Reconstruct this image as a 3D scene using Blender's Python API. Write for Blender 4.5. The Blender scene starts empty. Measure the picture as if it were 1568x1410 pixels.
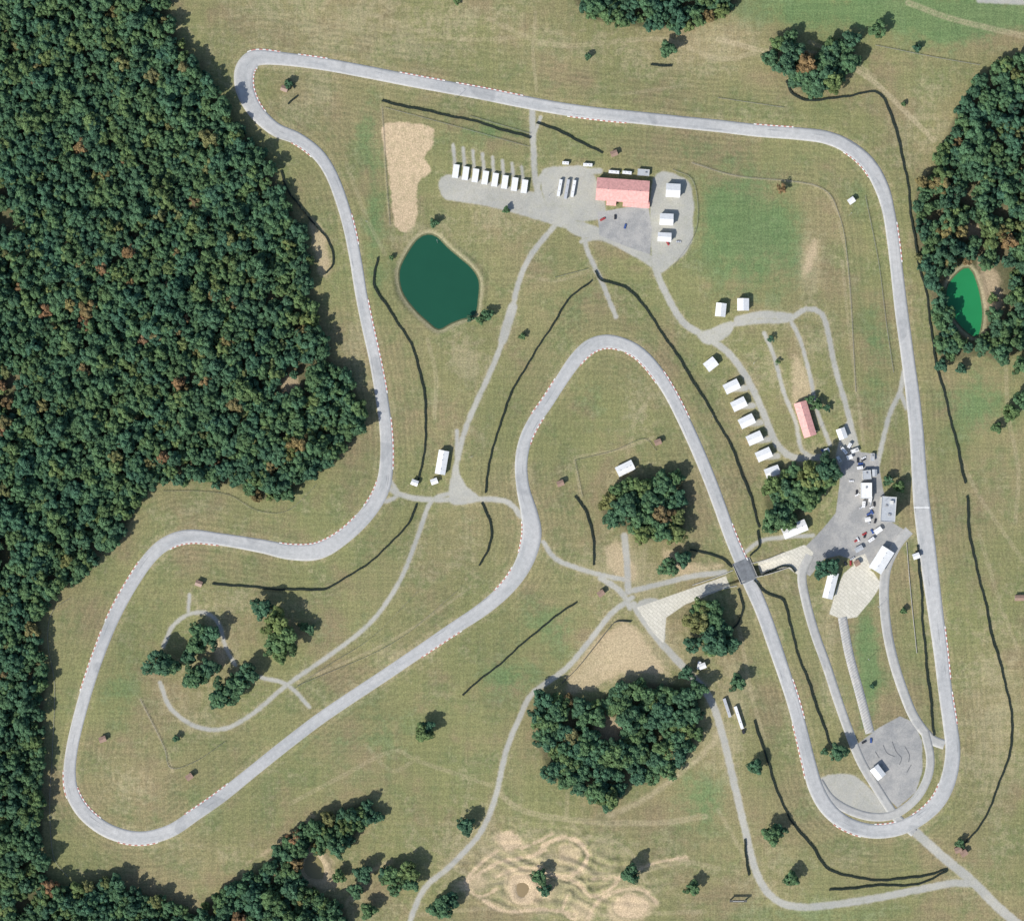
import bpy, math, random
import numpy as np
S=0.6
rs=np.random.RandomState(7); random.seed(7)
scene=bpy.context.scene
def P(px,py): return ((px-784)*S,(705-py)*S)
def hbase(x,y):
    return 1.3*np.sin(x*0.021+1.0)*np.cos(y*0.018-0.4)+0.8*np.sin(x*0.036+y*0.027+2.0)+0.35*np.sin(x*0.075-y*0.062)
def smooth(t):
    t=np.clip(t,0,1); return t*t*(3-2*t)
def catmull(pts,closed=False,step=2.0):
    pts=[np.array(p,float) for p in pts]; n=len(pts); out=[]
    rng=range(n) if closed else range(n-1)
    for i in rng:
        if closed: p0,p1,p2,p3=[pts[(i+k)%n] for k in (-1,0,1,2)]
        else:
            p1,p2=pts[i],pts[i+1]; p0=pts[i-1] if i>0 else 2*p1-p2; p3=pts[i+2] if i+2<n else 2*p2-p1
        L=np.hypot(*(p2-p1)[:2]); k=max(2,int(L/step))
        for j in range(k):
            t=j/k
            out.append(0.5*((2*p1)+(-p0+p2)*t+(2*p0-5*p1+4*p2-p3)*t*t+(-p0+3*p1-3*p2+p3)*t**3))
    if not closed: out.append(pts[-1])
    return np.array(out)
# ------------------------------------------------------------ layout data (survey map, 0.6 m units)
TRACK=[(400,88,24),(440,91,20),(500,99),(560,110),(620,122),(680,133),(740,144),(800,156),(860,167),(920,175),(980,181),(1040,187),(1100,193),(1160,200),(1220,205),(1265,211,20),(1300,226,21),(1330,252,22),(1350,287,22),(1361,325),(1368,370),(1374,420),(1381,480,20),(1389,540,20),(1397,600,21),(1403,660,22),(1407,720,23),(1411,770,25),(1417,820,26),(1425,880,25),(1433,940,23),(1441,1000,22),(1448,1060,21),(1455,1110,22),(1459,1150,23),(1453,1190,24),(1437,1225,23),(1410,1251,22),(1375,1268,22),(1335,1272,22),(1297,1261,22),(1268,1238,23),(1249,1205,23),(1238,1165,21),(1227,1120,20),(1215,1075,20),(1202,1035,20),(1185,985,21),(1167,935,21),(1149,893,22),(1134,858,20),(1118,820),(1102,775),(1085,730),(1065,682),(1046,641),(1026,602),(1004,568,20),(980,542,20),(955,528,20),(928,523,21),(903,531,22),(880,553,21),(858,585),(838,616),(818,645),(804,675),(798,710),(801,748,20),(811,788,26),(814,820,30),(803,860,27),(778,898,23),(740,932,21),(690,965),(640,999,18),(590,1033,18),(540,1066,18),(490,1100,18),(440,1138,18),(390,1178,18),(340,1218),(300,1246),(260,1272,20),(215,1283,21),(170,1274,22),(134,1250,22),(112,1218,21),(106,1186),(110,1145,18),(121,1098,18),(135,1050,18),(152,1000,18),(174,945),(201,895),(230,853,20),(258,830,21),(292,821,21),(340,826),(400,836,21),(445,845,24),(488,843,26),(528,820,23),(564,784,23),(586,745,23),(592,700,20),(590,650),(583,600),(574,550,18),(563,500,18),(553,450,18),(545,400,18),(535,350,18),(522,305,18),(506,265,18),(486,236),(456,213),(421,198,21),(392,171,24),(376,140,28),(374,112,30),(384,94,28)]
track=[(*P(p[0],p[1]),(p[2] if len(p)>2 else 19)*S) for p in TRACK]
TR=catmull(track,True,2.0)
LANES={
 'pit_lane':([(1392,812),(1375,832),(1358,868),(1354,910),(1358,960),(1368,1010),(1382,1055),(1400,1098),(1425,1130),(1446,1140)],15),
 'paddock_road':([(1240,850),(1228,880),(1234,920),(1248,970),(1266,1020),(1284,1075),(1300,1120),(1318,1165),(1345,1210),(1372,1250),(1400,1275)],14),
 'return_road':([(1254,1196),(1272,1222),(1300,1240),(1335,1250),(1370,1246),(1402,1222),(1420,1190),(1424,1158),(1416,1120)],13),
}
GRAVEL=[
 ([(815,168),(817,230),(823,290),(850,340)],9),([(828,180),(816,210)],5),
 ([(822,310),(826,275),(850,262),(905,262),(918,262)],9),
 ([(682,292),(740,302),(800,316),(850,338),(900,350),(960,376),(1000,402)],15),
 ([(690,300),(760,312),(860,340)],14),
 ([(850,345),(815,388),(795,430),(780,490),(755,560),(730,615),(710,665),(697,720),(690,755)],8),
 ([(785,470),(770,520)],14),
 ([(700,660),(700,720),(705,760)],6),
 ([(690,755),(660,768),(640,820),(612,890),(570,950),(520,992),(440,1048),(390,1090),(345,1115),(300,1112),(262,1085),(245,1045)],6.5),
 ([(250,990),(262,962),(285,942),(315,938),(335,955),(345,990),(360,1018)],6),
 ([(290,910),(288,940)],5),([(400,1037),(440,1048),(474,1082)],6),
 ([(596,748),(612,757),(645,764),(700,765),(750,764),(780,770),(797,790)],8),
 ([(596,735),(610,757),(590,768)],6),
 ([(1000,400),(1015,440),(1045,492),(1085,518),(1120,545),(1150,590),(1170,635),(1190,680),(1215,700),(1260,700)],10),
 ([(1050,330),(1052,360),(1040,385),(1012,405)],18),([(1040,280),(1058,310),(1055,345)],8),
 ([(1085,520),(1112,500),(1160,492),(1205,490),(1235,473),(1258,480),(1268,510),(1278,560),(1292,610),(1305,660),(1315,700)],8),
 ([(1130,490),(1170,482),(1212,486)],12),
 ([(1210,490),(1225,520),(1240,575),(1250,625),(1270,680)],6),([(1170,510),(1185,545),(1200,600),(1218,645),(1228,690),(1250,700)],6),
 ([(893,362),(900,385),(910,408),(925,440),(943,485)],7),([(890,370),(915,365),(960,378)],6),
 ([(832,830),(850,855),(880,868),(920,880),(960,888)],7),
 ([(962,905),(960,860),(956,820)],10),
 ([(965,905),(1020,892),(1060,882),(1110,876)],8),([(920,885),(950,905),(965,930)],9),
 ([(968,915),(935,940),(900,985),(865,1025),(815,1062),(795,1100),(775,1150),(757,1225),(735,1275),(690,1325),(650,1360),(628,1410),(620,1450)],8),
 ([(970,925),(1005,975),(1050,1025),(1085,1065),(1105,1120),(1122,1190),(1140,1265),(1158,1335),(1185,1375),(1230,1388),(1320,1378),(1400,1363),(1460,1352),(1490,1353)],11),
 ([(1398,1270),(1440,1308),(1490,1350),(1530,1390),(1590,1440)],14),
 ([(1380,598),(1362,635),(1348,690),(1340,730)],7),([(1366,625),(1378,600),(1384,570)],7),([(1378,598),(1388,625)],6),
 ([(1142,845),(1165,828),(1205,822),(1245,820)],6),
 ([(1500,0),(1590,4)],9),
]
for q in[(1120,592),(1131,619),(1143,645),(1155,671),(1169,696),(1182,722)]: GRAVEL.append(([(q[0]-4,q[1]+4),(q[0]+22,q[1]+2)],9))
WORN=[
 ([(1100,60),(1180,80),(1260,85),(1330,120),(1380,165),(1430,215)],5,.8),([(1340,120),(1300,90),(1240,65)],4,.6),
 ([(1540,560),(1545,640),(1560,720),(1555,800)],4,.4),([(820,20),(816,80),(822,140)],3,.4),([(585,160),(590,250),(597,345)],3,.4),
 ([(445,1230),(520,1190),(600,1150),(640,1165),(760,1205)],4,.35),([(640,1160),(600,1180),(560,1140)],4,.3),
 ([(1290,400),(1300,500),(1312,600),(1322,680)],3,.4),([(930,1250),(1000,1215),(1080,1150),(1100,1120)],12,.7),
 ([(655,520),(668,580),(665,640)],4,.4),([(880,700),(940,690),(1000,670)],3,.5),([(880,705),(890,760)],3,.5),
 ([(455,1045),(600,980),(720,900)],2.5,.45),([(215,1070),(250,1140),(265,1180)],3,.5),([(720,1195),(700,1290)],4,.3),
 ([(1060,250),(1130,270),(1250,285),(1285,330)],2.5,.5),([(1285,340),(1300,420),(1310,600)],2.5,.5),([(530,250),(560,330),(590,390)],4,.3),
 ([(1500,820),(1530,920),(1560,1000)],4,.3),([(1390,5),(1460,30),(1568,55)],6,.6),([(1060,130),(950,145)],3,.3),
 ([(800,420),(850,430),(900,415)],3,.4),([(1100,1240),(1145,1320)],8,.4),
 ([(560,20),(700,60),(860,50)],4,.3),([(750,30),(850,70),(1010,60),(1100,90),(1160,80)],5,.4),([(1470,700),(1500,760),(1568,860)],4,.35),([(700,300),(745,230)],3,.2),
 ([(960,700),(975,640),(1000,600)],3,.25),([(1130,950),(1150,1060),(1170,1130)],4,.4),([(860,1030),(880,1040),(960,1010)],5,.4),
 ([(760,1210),(800,1240),(880,1255),(1000,1260),(1080,1250)],6,.5),([(700,1330),(760,1350),(860,1330),(950,1340),(1040,1320),(1100,1330)],5,.5),([(740,1300),(780,1320),(850,1310)],5,.6),([(900,1280),(960,1300),(990,1350)],5,.5),
 ([(870,1200),(870,1250),(900,1290)],4,.4),([(640,1400),(760,1390),(900,1400),(1080,1395)],4,.35),
]
POLY_ASPH=[
 [(1314,1138),(1345,1114),(1378,1096),(1400,1106),(1412,1135),(1412,1180),(1402,1212),(1374,1236),(1345,1208),(1325,1170)],
 [(1232,838),(1258,812),(1280,785),(1285,745),(1288,712),(1300,690),(1342,695),(1352,750),(1366,800),(1392,815),(1372,838),(1352,876),(1316,860),(1285,850),(1262,856),(1240,882),(1225,872)],
 [(915,325),(992,312),(998,350),(996,390),(960,378),(918,360)],
]
POLY_CONC=[
 [(975,930),(1040,907),(1112,882),(1118,897),(1050,925),(1020,945),(1016,985),(1000,968)],
 [(1160,862),(1200,846),(1232,834),(1246,846),(1228,885),(1205,868),(1166,880)],
 [(1312,862),(1338,876),(1350,895),(1335,918),(1312,945),(1290,948),(1270,940),(1280,905),(1292,878)],
 [(1305,855),(1325,848),(1335,872),(1310,872)],
]
POLY_GRAV=[
 [(684,268),(805,292),(830,300),(850,335),(800,318),(745,305),(682,305)],
 [(870,345),(930,355),(985,385),(1000,402),(985,400),(930,372),(880,360)],
 [(1000,275),(1045,272),(1060,300),(1052,365),(1030,405),(1000,408)],
 [(1085,505),(1120,492),(1118,512),(1085,528),(1066,512)],
 [(1280,700),(1300,640),(1310,690),(1340,700),(1300,720)],
 [(830,262),(860,255),(905,262),(925,330),(850,335),(832,300)],
 [(696,720),(715,745),(735,765),(690,770)],
 [(975,925),(1000,915),(1015,930),(1016,985),(990,960)],
 [(1256,1192),(1300,1185),(1330,1205),(1362,1244),(1320,1246),(1280,1225)],
]
POLY_SOIL=[
 [(587,192),(640,190),(665,200),(662,225),(650,240),(660,262),(640,282),(638,335),(622,356),(605,345),(598,290),(590,235)],
 [(764,1278),(784,1272),(798,1292),(776,1302)],[(940,1382),(962,1368),(994,1382),(980,1402),(948,1402)],[(782,1342),(815,1340),(826,1362),(812,1382),(786,1380)],
]
POLY_SOIL2=[
 [(880,1015),(930,965),(968,955),(1000,1000),(1025,1035),(960,1032),(900,1058),(868,1060)],
 [(1215,545),(1232,560),(1245,610),(1228,650),(1212,600)],
 [(930,835),(950,830),(975,870),(965,890),(935,875)],
 [(1232,395),(1248,365),(1254,385),(1242,415),(1232,425)],
 [(755,1280),(785,1272),(800,1295),(775,1305)],[(930,1385),(960,1365),(1000,1380),(985,1410),(940,1410)],
 [(700,1350),(730,1335),(745,1355),(715,1370)],[(1015,840),(1060,862),(1100,860),(1095,872),(1030,878)],
 [(1495,395),(1518,400),(1535,450),(1525,480),(1510,470)],[(1480,340),(1500,345),(1500,365),(1480,362)],
 [(325,965),(345,1000),(340,1020),(328,1000)],[(770,1330),(830,1335),(850,1370),(790,1390)],[(430,580),(455,570),(458,600),(435,612)],
 [(475,335),(500,360),(505,415),(490,425),(480,380)],
 [(455,1300),(500,1310),(520,1350),(490,1365),(460,1340)],
 [(910,1100),(955,1100),(950,1135),(915,1130)],[(860,1290),(890,1300),(880,1325),(855,1315)],[(880,1380),(910,1390),(905,1410),(875,1405)],
]
SOIL_LINES=[([(380,1320),(430,1290),(480,1250)],5),([(530,1385),(560,1340),(600,1320)],4)]
MOTO=[([(830,1295),(858,1282),(886,1288),(900,1310),(884,1335),(852,1342),(825,1326)],6),([(712,1352),(745,1330),(770,1318),(815,1310),(835,1300)],5),
 ([(798,1298),(820,1290),(845,1276)],4),([(852,1342),(885,1352),(905,1372),(935,1360),(950,1342)],5),([(740,1378),(775,1395),(830,1392),(880,1400)],5),([(905,1345),(950,1342),(1000,1322),(1050,1312)],3.5),
 ([(760,1342),(790,1330),(822,1330),(850,1342)],4),([(900,1405),(915,1380),(950,1362),(985,1362),(1005,1382)],5),([(762,1302),(738,1320),(712,1352),(735,1372),(762,1360)],4),([(870,1370),(862,1395),(880,1408)],4)]
POND1=[(612,415),(624,388),(640,366),(655,359),(669,363),(685,379),(705,396),(722,411),(733,430),(732,458),(727,482),(708,488),(690,495),(672,504),(655,492),(634,472),(616,446)]
POND2=[(1452,436),(1476,411),(1489,417),(1500,450),(1504,485),(1497,515),(1480,508),(1462,488),(1450,466)]
POND3=[(468,1315),(482,1308),(495,1325),(494,1345),(478,1345),(466,1335)]
POND4=[(791,1354),(803,1351),(811,1360),(803,1373),(793,1371)]
TUN=[(1235,848),(1200,862),(1165,872),(1138,879),(1112,888),(1070,903),(1020,925)]
# ------------------------------------------------------------ ground grid
st=0.9
xi=np.arange(-522,522.1,st); yi=np.arange(-474,474.1,st)
GX,GY=np.meshgrid(xi,yi); ny,nx=GX.shape
def seg_apply(pts,fn,rad):
    for a,b in zip(pts[:-1],pts[1:]):
        x0=min(a[0],b[0])-rad;x1=max(a[0],b[0])+rad;y0=min(a[1],b[1])-rad;y1=max(a[1],b[1])+rad
        i0=max(0,int((x0+522)/st));i1=min(nx,int((x1+522)/st)+2);j0=max(0,int((y0+474)/st));j1=min(ny,int((y1+474)/st)+2)
        if i1<=i0 or j1<=j0: continue
        X=GX[j0:j1,i0:i1];Y=GY[j0:j1,i0:i1]
        dx,dy=b[0]-a[0],b[1]-a[1];L2=dx*dx+dy*dy+1e-9
        t=np.clip(((X-a[0])*dx+(Y-a[1])*dy)/L2,0,1)
        d=np.hypot(X-a[0]-t*dx,Y-a[1]-t*dy)
        fn((slice(j0,j1),slice(i0,i1)),d,t)
def line_sdf(A,pxpts,w,rad=12):
    pts=catmull([P(*p) for p in pxpts],False,5.0)
    def f(sl,d,t): A[sl]=np.maximum(A[sl],w*S/2-d)
    seg_apply(pts,f,w*S/2+rad)
def inside(poly,X,Y):
    r=np.zeros(X.shape,bool);n=len(poly)
    for i in range(n):
        x1,y1=poly[i];x2,y2=poly[(i+1)%n]
        if y1==y2: continue
        c=((y1>Y)!=(y2>Y))&(X<(x2-x1)*(Y-y1)/(y2-y1)+x1)
        r^=c
    return r
def poly_sdf(A,pxpoly,rad=12,sm=True):
    pts=[P(*p) for p in pxpoly]
    if sm: pts=[tuple(p) for p in catmull(pts,True,4.0)]
    D=np.full(GX.shape,1e3)
    def f(sl,d,t): D[sl]=np.minimum(D[sl],d)
    big=max(np.ptp([p[0] for p in pts]),np.ptp([p[1] for p in pts]))/2+rad
    seg_apply(pts+[pts[0]],f,min(big,40))
    xs=[p[0] for p in pts];ys=[p[1] for p in pts]
    i0=max(0,int((min(xs)-rad+522)/st));i1=min(nx,int((max(xs)+rad+522)/st)+2);j0=max(0,int((min(ys)-rad+474)/st));j1=min(ny,int((max(ys)+rad+474)/st)+2)
    sl=(slice(j0,j1),slice(i0,i1))
    ins=inside(pts,GX[sl],GY[sl])
    A[sl]=np.maximum(A[sl],np.where(ins,np.minimum(D[sl],60),-D[sl]))
mk=lambda:np.full(GX.shape,-10.0)
A_gr,A_as,A_co,A_so,A_s2,A_po=mk(),mk(),mk(),mk(),mk(),mk()
A_w=np.zeros(GX.shape);A_tr=np.full(GX.shape,-60.)
for p,w in GRAVEL: line_sdf(A_gr,p,w)
for p in POLY_GRAV: poly_sdf(A_gr,p)
for i in range(8):
    x=697+i*15;y=262+i*3.3
    line_sdf(A_gr,[(x-3,y-40+i*1.5),(x,y),(x+2,y+25)],5)
for p in POLY_ASPH: poly_sdf(A_as,p,sm=False)
for p in POLY_CONC: poly_sdf(A_co,p,sm=False)
for p in POLY_SOIL: poly_sdf(A_so,p)
for p,w in MOTO: line_sdf(A_so,p,w)
for p in POLY_SOIL2: poly_sdf(A_s2,p)
for p,w in SOIL_LINES+MOTO: line_sdf(A_s2,p,w)
H=hbase(GX,GY)
for p in (POND1,POND2,POND3,POND4):
    a=mk();poly_sdf(a,p);A_po=np.maximum(A_po,a)
    c0=np.mean([P(*q) for q in p],axis=0);H+=(float(hbase(*c0))-H)*smooth((a+9)/7)
for p,w,s in WORN:
    pts=catmull([P(*q) for q in p],False,5.0)
    def f(sl,d,t,w=w,s=s):
        hw_=w*S*.45
        A_w[sl]=np.maximum(A_w[sl],s*(1-smooth(np.abs(d-hw_)/(w*S*0.4+.5)))) if w<8 else np.maximum(A_w[sl],s*(1-smooth(d/(w*S*.7))))
    seg_apply(pts,f,w*S+3)
tt=[(p[0],p[1]) for p in TR[::3]]
hw=TR[::3,2]/2
for i in range(len(tt)):
    a=tt[i];b=tt[(i+1)%len(tt)]
    def f(sl,d,t,w=hw[i]): A_tr[sl]=np.maximum(A_tr[sl],w-d)
    seg_apply([a,b],f,48)
A_ln=mk()
for k,(p,w) in LANES.items(): line_sdf(A_ln,p,w)
# forests
FOR={}
FOR['forest']=[[(-70,-60),(255,-60),(258,0),(270,50),(290,85),(312,115),(335,150),(352,182),(388,214),(410,245),(424,280),(446,322),(462,362),(476,400),(470,460),(490,505),(505,550),(540,585),(556,635),(548,668),(515,698),(477,733),(438,763),(395,764),(350,743),(290,737),(238,742),(210,782),(186,818),(146,862),(108,896),(76,914),(60,960),(70,1010),(68,1080),(62,1180),(68,1300),(73,1338),(100,1354),(160,1348),(220,1366),(270,1384),(300,1392),(352,1356),(402,1328),(436,1288),(465,1262),(500,1250),(540,1233),(570,1224),(568,1250),(536,1288),(508,1302),(470,1296),(452,1330),(478,1364),(518,1378),(535,1410),(538,1470),(-70,1470)]]
FOR['woodland']=[[(1506,112),(1568,82),(1650,70),(1650,540),(1568,540),(1535,555),(1500,545),(1455,555),(1436,535),(1430,480),(1414,420),(1399,370),(1404,288),(1434,248),(1456,190),(1480,145)]]
FOR['tree_belt']=[[(870,-60),(1140,-60),(1122,15),(1085,34),(1060,42),(1000,44),(938,36),(895,22)]]
FOR['tree_grove']=[[(1178,90),(1195,76),(1240,84),(1275,68),(1312,86),(1305,105),(1285,122),(1245,144),(1220,132),(1206,106),(1180,100)],
 [(924,768),(958,736),(1000,730),(1036,724),(1052,770),(1042,816),(1000,828),(950,808),(924,790)],
 [(818,1070),(838,1060),(880,1076),(905,1076),(960,1046),(1005,1044),(1050,1050),(1070,1052),(1070,1110),(1062,1140),(1006,1196),(968,1202),(930,1232),(888,1214),(838,1180),(825,1125)],
 [(1174,746),(1215,720),(1265,712),(1270,738),(1236,780),(1196,808),(1175,792)],
 [(1050,937),(1085,924),(1104,938),(1122,975),(1106,1000),(1074,995),(1078,965)]]
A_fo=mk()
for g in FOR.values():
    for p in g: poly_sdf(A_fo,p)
HOLES=[(1478,440,36),(1484,495,28),(1518,430,26),(1526,470,14),(1490,350,20),(1480,300,12),(440,590,17),(12,340,18),(20,600,14),(932,1115,20),(15,850,14),(10,290,14),(14,395,10),(455,560,12),(482,1328,24),(30,1380,12),(1530,330,12),(1505,200,10),(1440,330,9)]
BL_G=[(1350,15,220,30,1.3),(1500,30,120,25,1.1),(1120,330,60,90,.9),(1160,370,70,80,.9),(840,960,60,50,.7),(1070,1225,45,45,1.0),(590,1120,80,60,.45),(1330,1020,22,90,1.4),(1500,620,60,60,.9),(1250,1395,140,25,.5),(575,360,18,140,.9),(330,1240,30,20,.4),(180,1060,40,60,.6),(560,200,20,50,.7),(750,205,80,20,.8),(1340,545,25,110,.7),(1450,60,60,30,.7),(920,610,60,60,.35),(1210,400,30,90,.4),(700,600,50,60,.2),(1100,940,60,50,.2),(880,460,40,60,.4),(900,1010,30,20,.3),(780,1040,50,30,.9),(1240,60,60,60,.3),(460,1130,70,20,.5),(290,1220,50,25,.3),(1000,230,120,15,.5),(540,960,60,30,.4),(1320,300,20,40,.5),(1230,1290,50,60,.3),(1450,780,30,100,.2)]
BL_D=[(560,40,250,60,.7),(620,1000,50,10,.3),(800,1310,150,60,.8),(900,1370,150,50,.7),(1100,1150,40,60,.6),(1010,1150,30,30,.5),(980,620,30,40,.6),(715,550,30,35,.9),(470,150,50,40,.6),(1240,400,20,50,1.2),(1400,360,10,70,.3),(1520,1100,50,160,.8),(1180,1330,50,60,.4),(200,1200,50,40,.6),(370,920,90,20,.4),(1000,80,130,40,.5),(1100,60,80,40,.6),(650,370,60,30,.6),(760,340,60,30,.5),(960,740,40,30,.4),(540,560,20,60,.5),(1290,1320,60,15,.3),(960,870,60,40,1.),(1000,1000,80,60,.7),(1120,1060,30,80,.7),(1200,560,80,90,.35),(1250,720,40,40,.7),(280,1060,50,60,.5),(600,1000,90,30,.3),(480,1370,120,40,.5),(700,850,60,60,.35),(1180,880,40,60,.4),(1540,400,60,80,.6),(1270,960,12,120,.8),(960,1010,50,50,.7),(330,1000,40,50,.6),(1420,200,80,60,.5),(1490,360,60,120,.6),(350,1300,120,30,.4),(320,780,90,20,.3)]
A_g=np.zeros(GX.shape);A_d=np.zeros(GX.shape)
for A,B in((A_g,BL_G),(A_d,BL_D)):
    for cx,cy,rx,ry,a in B:
        x,y=P(cx,cy);A+=a*np.exp(-((GX-x)/(rx*S))**2-((GY-y)/(ry*S))**2)
A_d+=0.6*np.exp(-np.clip(-A_tr,0,99)/2.6)+0.5*np.exp(-np.clip(-A_gr,0,99)/3.0)+.4*np.exp(-np.clip(-A_ln,0,99)/3.0)
H+=np.where(A_po>-10,-1.6*smooth((A_po+1.5)/4.0)+0.5*smooth((A_po+9)/4)*smooth((-A_po-1)/3),0)
mx,my=P(860,1340)
mot=np.exp(-((GX-mx)/80)**2-((GY-my)/38)**2)
H+=mot*1.3*np.sin(GX*0.21+np.sin(GY*.17)*3)*np.sin(GY*0.26+1+np.sin(GX*.09)*2)*(A_po<-8)
H+=mot*.9*smooth((A_so+5)/3)*smooth((-A_so-.3)/2)*(A_po<-8)
tunm=catmull([P(*p) for p in TUN],False,2.0)
bc=np.array(P(1138,878))
CUT=np.zeros(GX.shape)
arc=np.hypot(tunm[:,0]-bc[0],tunm[:,1]-bc[1])
for i in range(len(tunm)-1):
    dep=5.0*(1-smooth((arc[i]-9)/40.0))
    def f(sl,d,t,dep=dep): CUT[sl]=np.maximum(CUT[sl],dep*(1-smooth((d-3.6)/2.2)))
    seg_apply([tunm[i],tunm[i+1]],f,8)
H-=CUT
def hz(x,y):
    i=int(np.clip((x+522)/st,0,nx-1));j=int(np.clip((y+474)/st,0,ny-1));return float(H[j,i])
ext=np.cumsum(4*1.5**np.arange(15))
FX=np.concatenate([xi[0]-ext[::-1],xi,xi[-1]+ext]);FY=np.concatenate([yi[0]-ext[::-1],yi,yi[-1]+ext])
ne=len(ext)
def pad(A,m='edge'): return np.pad(A,ne,mode='edge')
XX,YY=np.meshgrid(FX,FY)
ZZ=pad(H);Ny,Nx=XX.shape
fadeo=np.exp(-np.maximum(0,np.maximum(abs(XX)-522,abs(YY)-474))/200);ZZ=ZZ*fadeo
co=np.stack([XX,YY,ZZ],-1).reshape(-1,3).astype(np.float32)
idx=np.arange(Nx*Ny).reshape(Ny,Nx)
fc=np.stack([idx[:-1,:-1],idx[:-1,1:],idx[1:,1:],idx[1:,:-1]],-1).reshape(-1,4)
def mesh_np(name,co,fc,smooth_=True):
    me=bpy.data.meshes.new(name);n=len(fc);k=fc.shape[1]
    me.vertices.add(len(co));me.vertices.foreach_set('co',np.ascontiguousarray(co,np.float32).ravel())
    me.loops.add(n*k);me.loops.foreach_set('vertex_index',np.ascontiguousarray(fc,np.int32).ravel())
    me.polygons.add(n);me.polygons.foreach_set('loop_start',np.arange(0,n*k,k,dtype=np.int32))
    me.polygons.foreach_set('use_smooth',np.full(n,smooth_,bool))
    me.update(calc_edges=True);return me
def addobj(name,me,parent=None,loc=None,rot=0,scale=None):
    o=bpy.data.objects.new(name,me);scene.collection.objects.link(o)
    if loc is not None:o.location=loc
    if rot:o.rotation_euler=(0,0,rot)
    if scale is not None:o.scale=scale
    if parent:o.parent=parent
    return o
gme=mesh_np('ground',co,fc)
def setattr_(me,name,A):
    a=me.attributes.new(name,'FLOAT','POINT');a.data.foreach_set('value',np.ascontiguousarray(A,np.float32).ravel())
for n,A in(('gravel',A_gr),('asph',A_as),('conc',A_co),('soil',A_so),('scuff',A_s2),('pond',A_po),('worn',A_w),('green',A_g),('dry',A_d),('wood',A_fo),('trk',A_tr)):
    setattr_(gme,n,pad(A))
# ------------------------------------------------------------ node helper
class NT:
    def __init__(s,name,rough=.9,spec=.2):
        m=bpy.data.materials.new(name);m.use_nodes=True;s.m=m;s.t=m.node_tree;s.n=s.t.nodes;s.l=s.t.links
        s.b=s.n['Principled BSDF'];s.b.inputs['Roughness'].default_value=rough;s.b.inputs['Specular IOR Level'].default_value=spec
        s.geo=None
    def inp(s,sock,v):
        if hasattr(v,'is_output'): s.l.new(v,sock)
        elif isinstance(v,(tuple,list)) and len(v)==3 and sock.type=='RGBA': sock.default_value=(*v,1)
        else: sock.default_value=v
    def pos(s):
        if not s.geo:s.geo=s.n.new('ShaderNodeNewGeometry')
        return s.geo.outputs['Position']
    def noise(s,sc,det=3,rough=.55,vec=None,dist=0):
        n=s.n.new('ShaderNodeTexNoise');n.inputs['Scale'].default_value=sc;n.inputs['Detail'].default_value=det;n.inputs['Roughness'].default_value=rough;n.inputs['Distortion'].default_value=dist
        s.l.new(vec if vec is not None else s.pos(),n.inputs['Vector']);return n.outputs['Fac']
    def vscale(s,v,rotz=0):
        n=s.n.new('ShaderNodeMapping');s.l.new(s.pos(),n.inputs['Vector']);n.inputs['Scale'].default_value=v;n.inputs['Rotation'].default_value=(0,0,rotz);return n.outputs[0]
    def attr(s,a,k='Fac'):
        n=s.n.new('ShaderNodeAttribute');n.attribute_name=a;return n.outputs[k]
    def math(s,op,a,b=0.0,c=None):
        n=s.n.new('ShaderNodeMath');n.operation=op;s.inp(n.inputs[0],a);s.inp(n.inputs[1],b)
        if c is not None:s.inp(n.inputs[2],c)
        return n.outputs[0]
    def ss(s,v,a,b,lo=0.,hi=1.):
        n=s.n.new('ShaderNodeMapRange');n.interpolation_type='SMOOTHSTEP';s.inp(n.inputs['Value'],v)
        n.inputs['From Min'].default_value=a;n.inputs['From Max'].default_value=b;n.inputs['To Min'].default_value=lo;n.inputs['To Max'].default_value=hi;return n.outputs[0]
    def mix(s,f,a,b,mode='MIX'):
        n=s.n.new('ShaderNodeMix');n.data_type='RGBA';n.blend_type=mode;s.inp(n.inputs[0],f);s.inp(n.inputs[6],a);s.inp(n.inputs[7],b);return n.outputs[2]
    def grey(s,v):
        n=s.n.new('ShaderNodeCombineColor')
        for i in range(3):s.l.new(v,n.inputs[i])
        return n.outputs[0]
    def out(s,c):
        s.inp(s.b.inputs['Base Color'],c);return s.m
g=NT('ground_grass',.95,.1)
nL=g.noise(.008,4,.6);nM=g.noise(.03,5,.65);nS=g.noise(.16,4,.7);nF=g.noise(.75,3,.7)
OL=(.212,.215,.096);DR=(.35,.30,.178);GR=(.125,.21,.085);DK=(.11,.14,.068)
c=g.mix(g.ss(nL,.35,.65),OL,(.255,.222,.118))
c=g.mix(g.math('MULTIPLY',g.ss(nM,.46,.62),.75),c,(.158,.185,.080))
c=g.mix(g.math('MULTIPLY',g.ss(g.noise(.016,5,.7),.50,.66),.6),c,(.245,.192,.115))
dry=g.math('ADD',g.attr('dry'),g.math('MULTIPLY',g.math('SUBTRACT',nM,.5),2.8))
dry=g.math('ADD',dry,g.math('MULTIPLY',g.math('SUBTRACT',nS,.5),2.8))
c=g.mix(g.math('MULTIPLY',g.ss(dry,.05,1.15),.8),c,DR)
gr=g.math('ADD',g.attr('green'),g.math('MULTIPLY',g.math('SUBTRACT',nM,.5),1.8))
gr=g.math('ADD',gr,g.math('MULTIPLY',g.math('SUBTRACT',nS,.5),1.4))
c=g.mix(g.math('MULTIPLY',g.ss(gr,.2,1.25),.78),c,GR)
c=g.mix(g.math('MULTIPLY',g.ss(g.noise(.3,3,.6),.62,.74),.5),c,DK)
near=g.ss(g.attr('trk'),-44,-30)
q_=g.math('SINE',g.math('MULTIPLY',g.math('ADD',g.attr('trk'),g.math('MULTIPLY',nM,5.0)),1.25))
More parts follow.
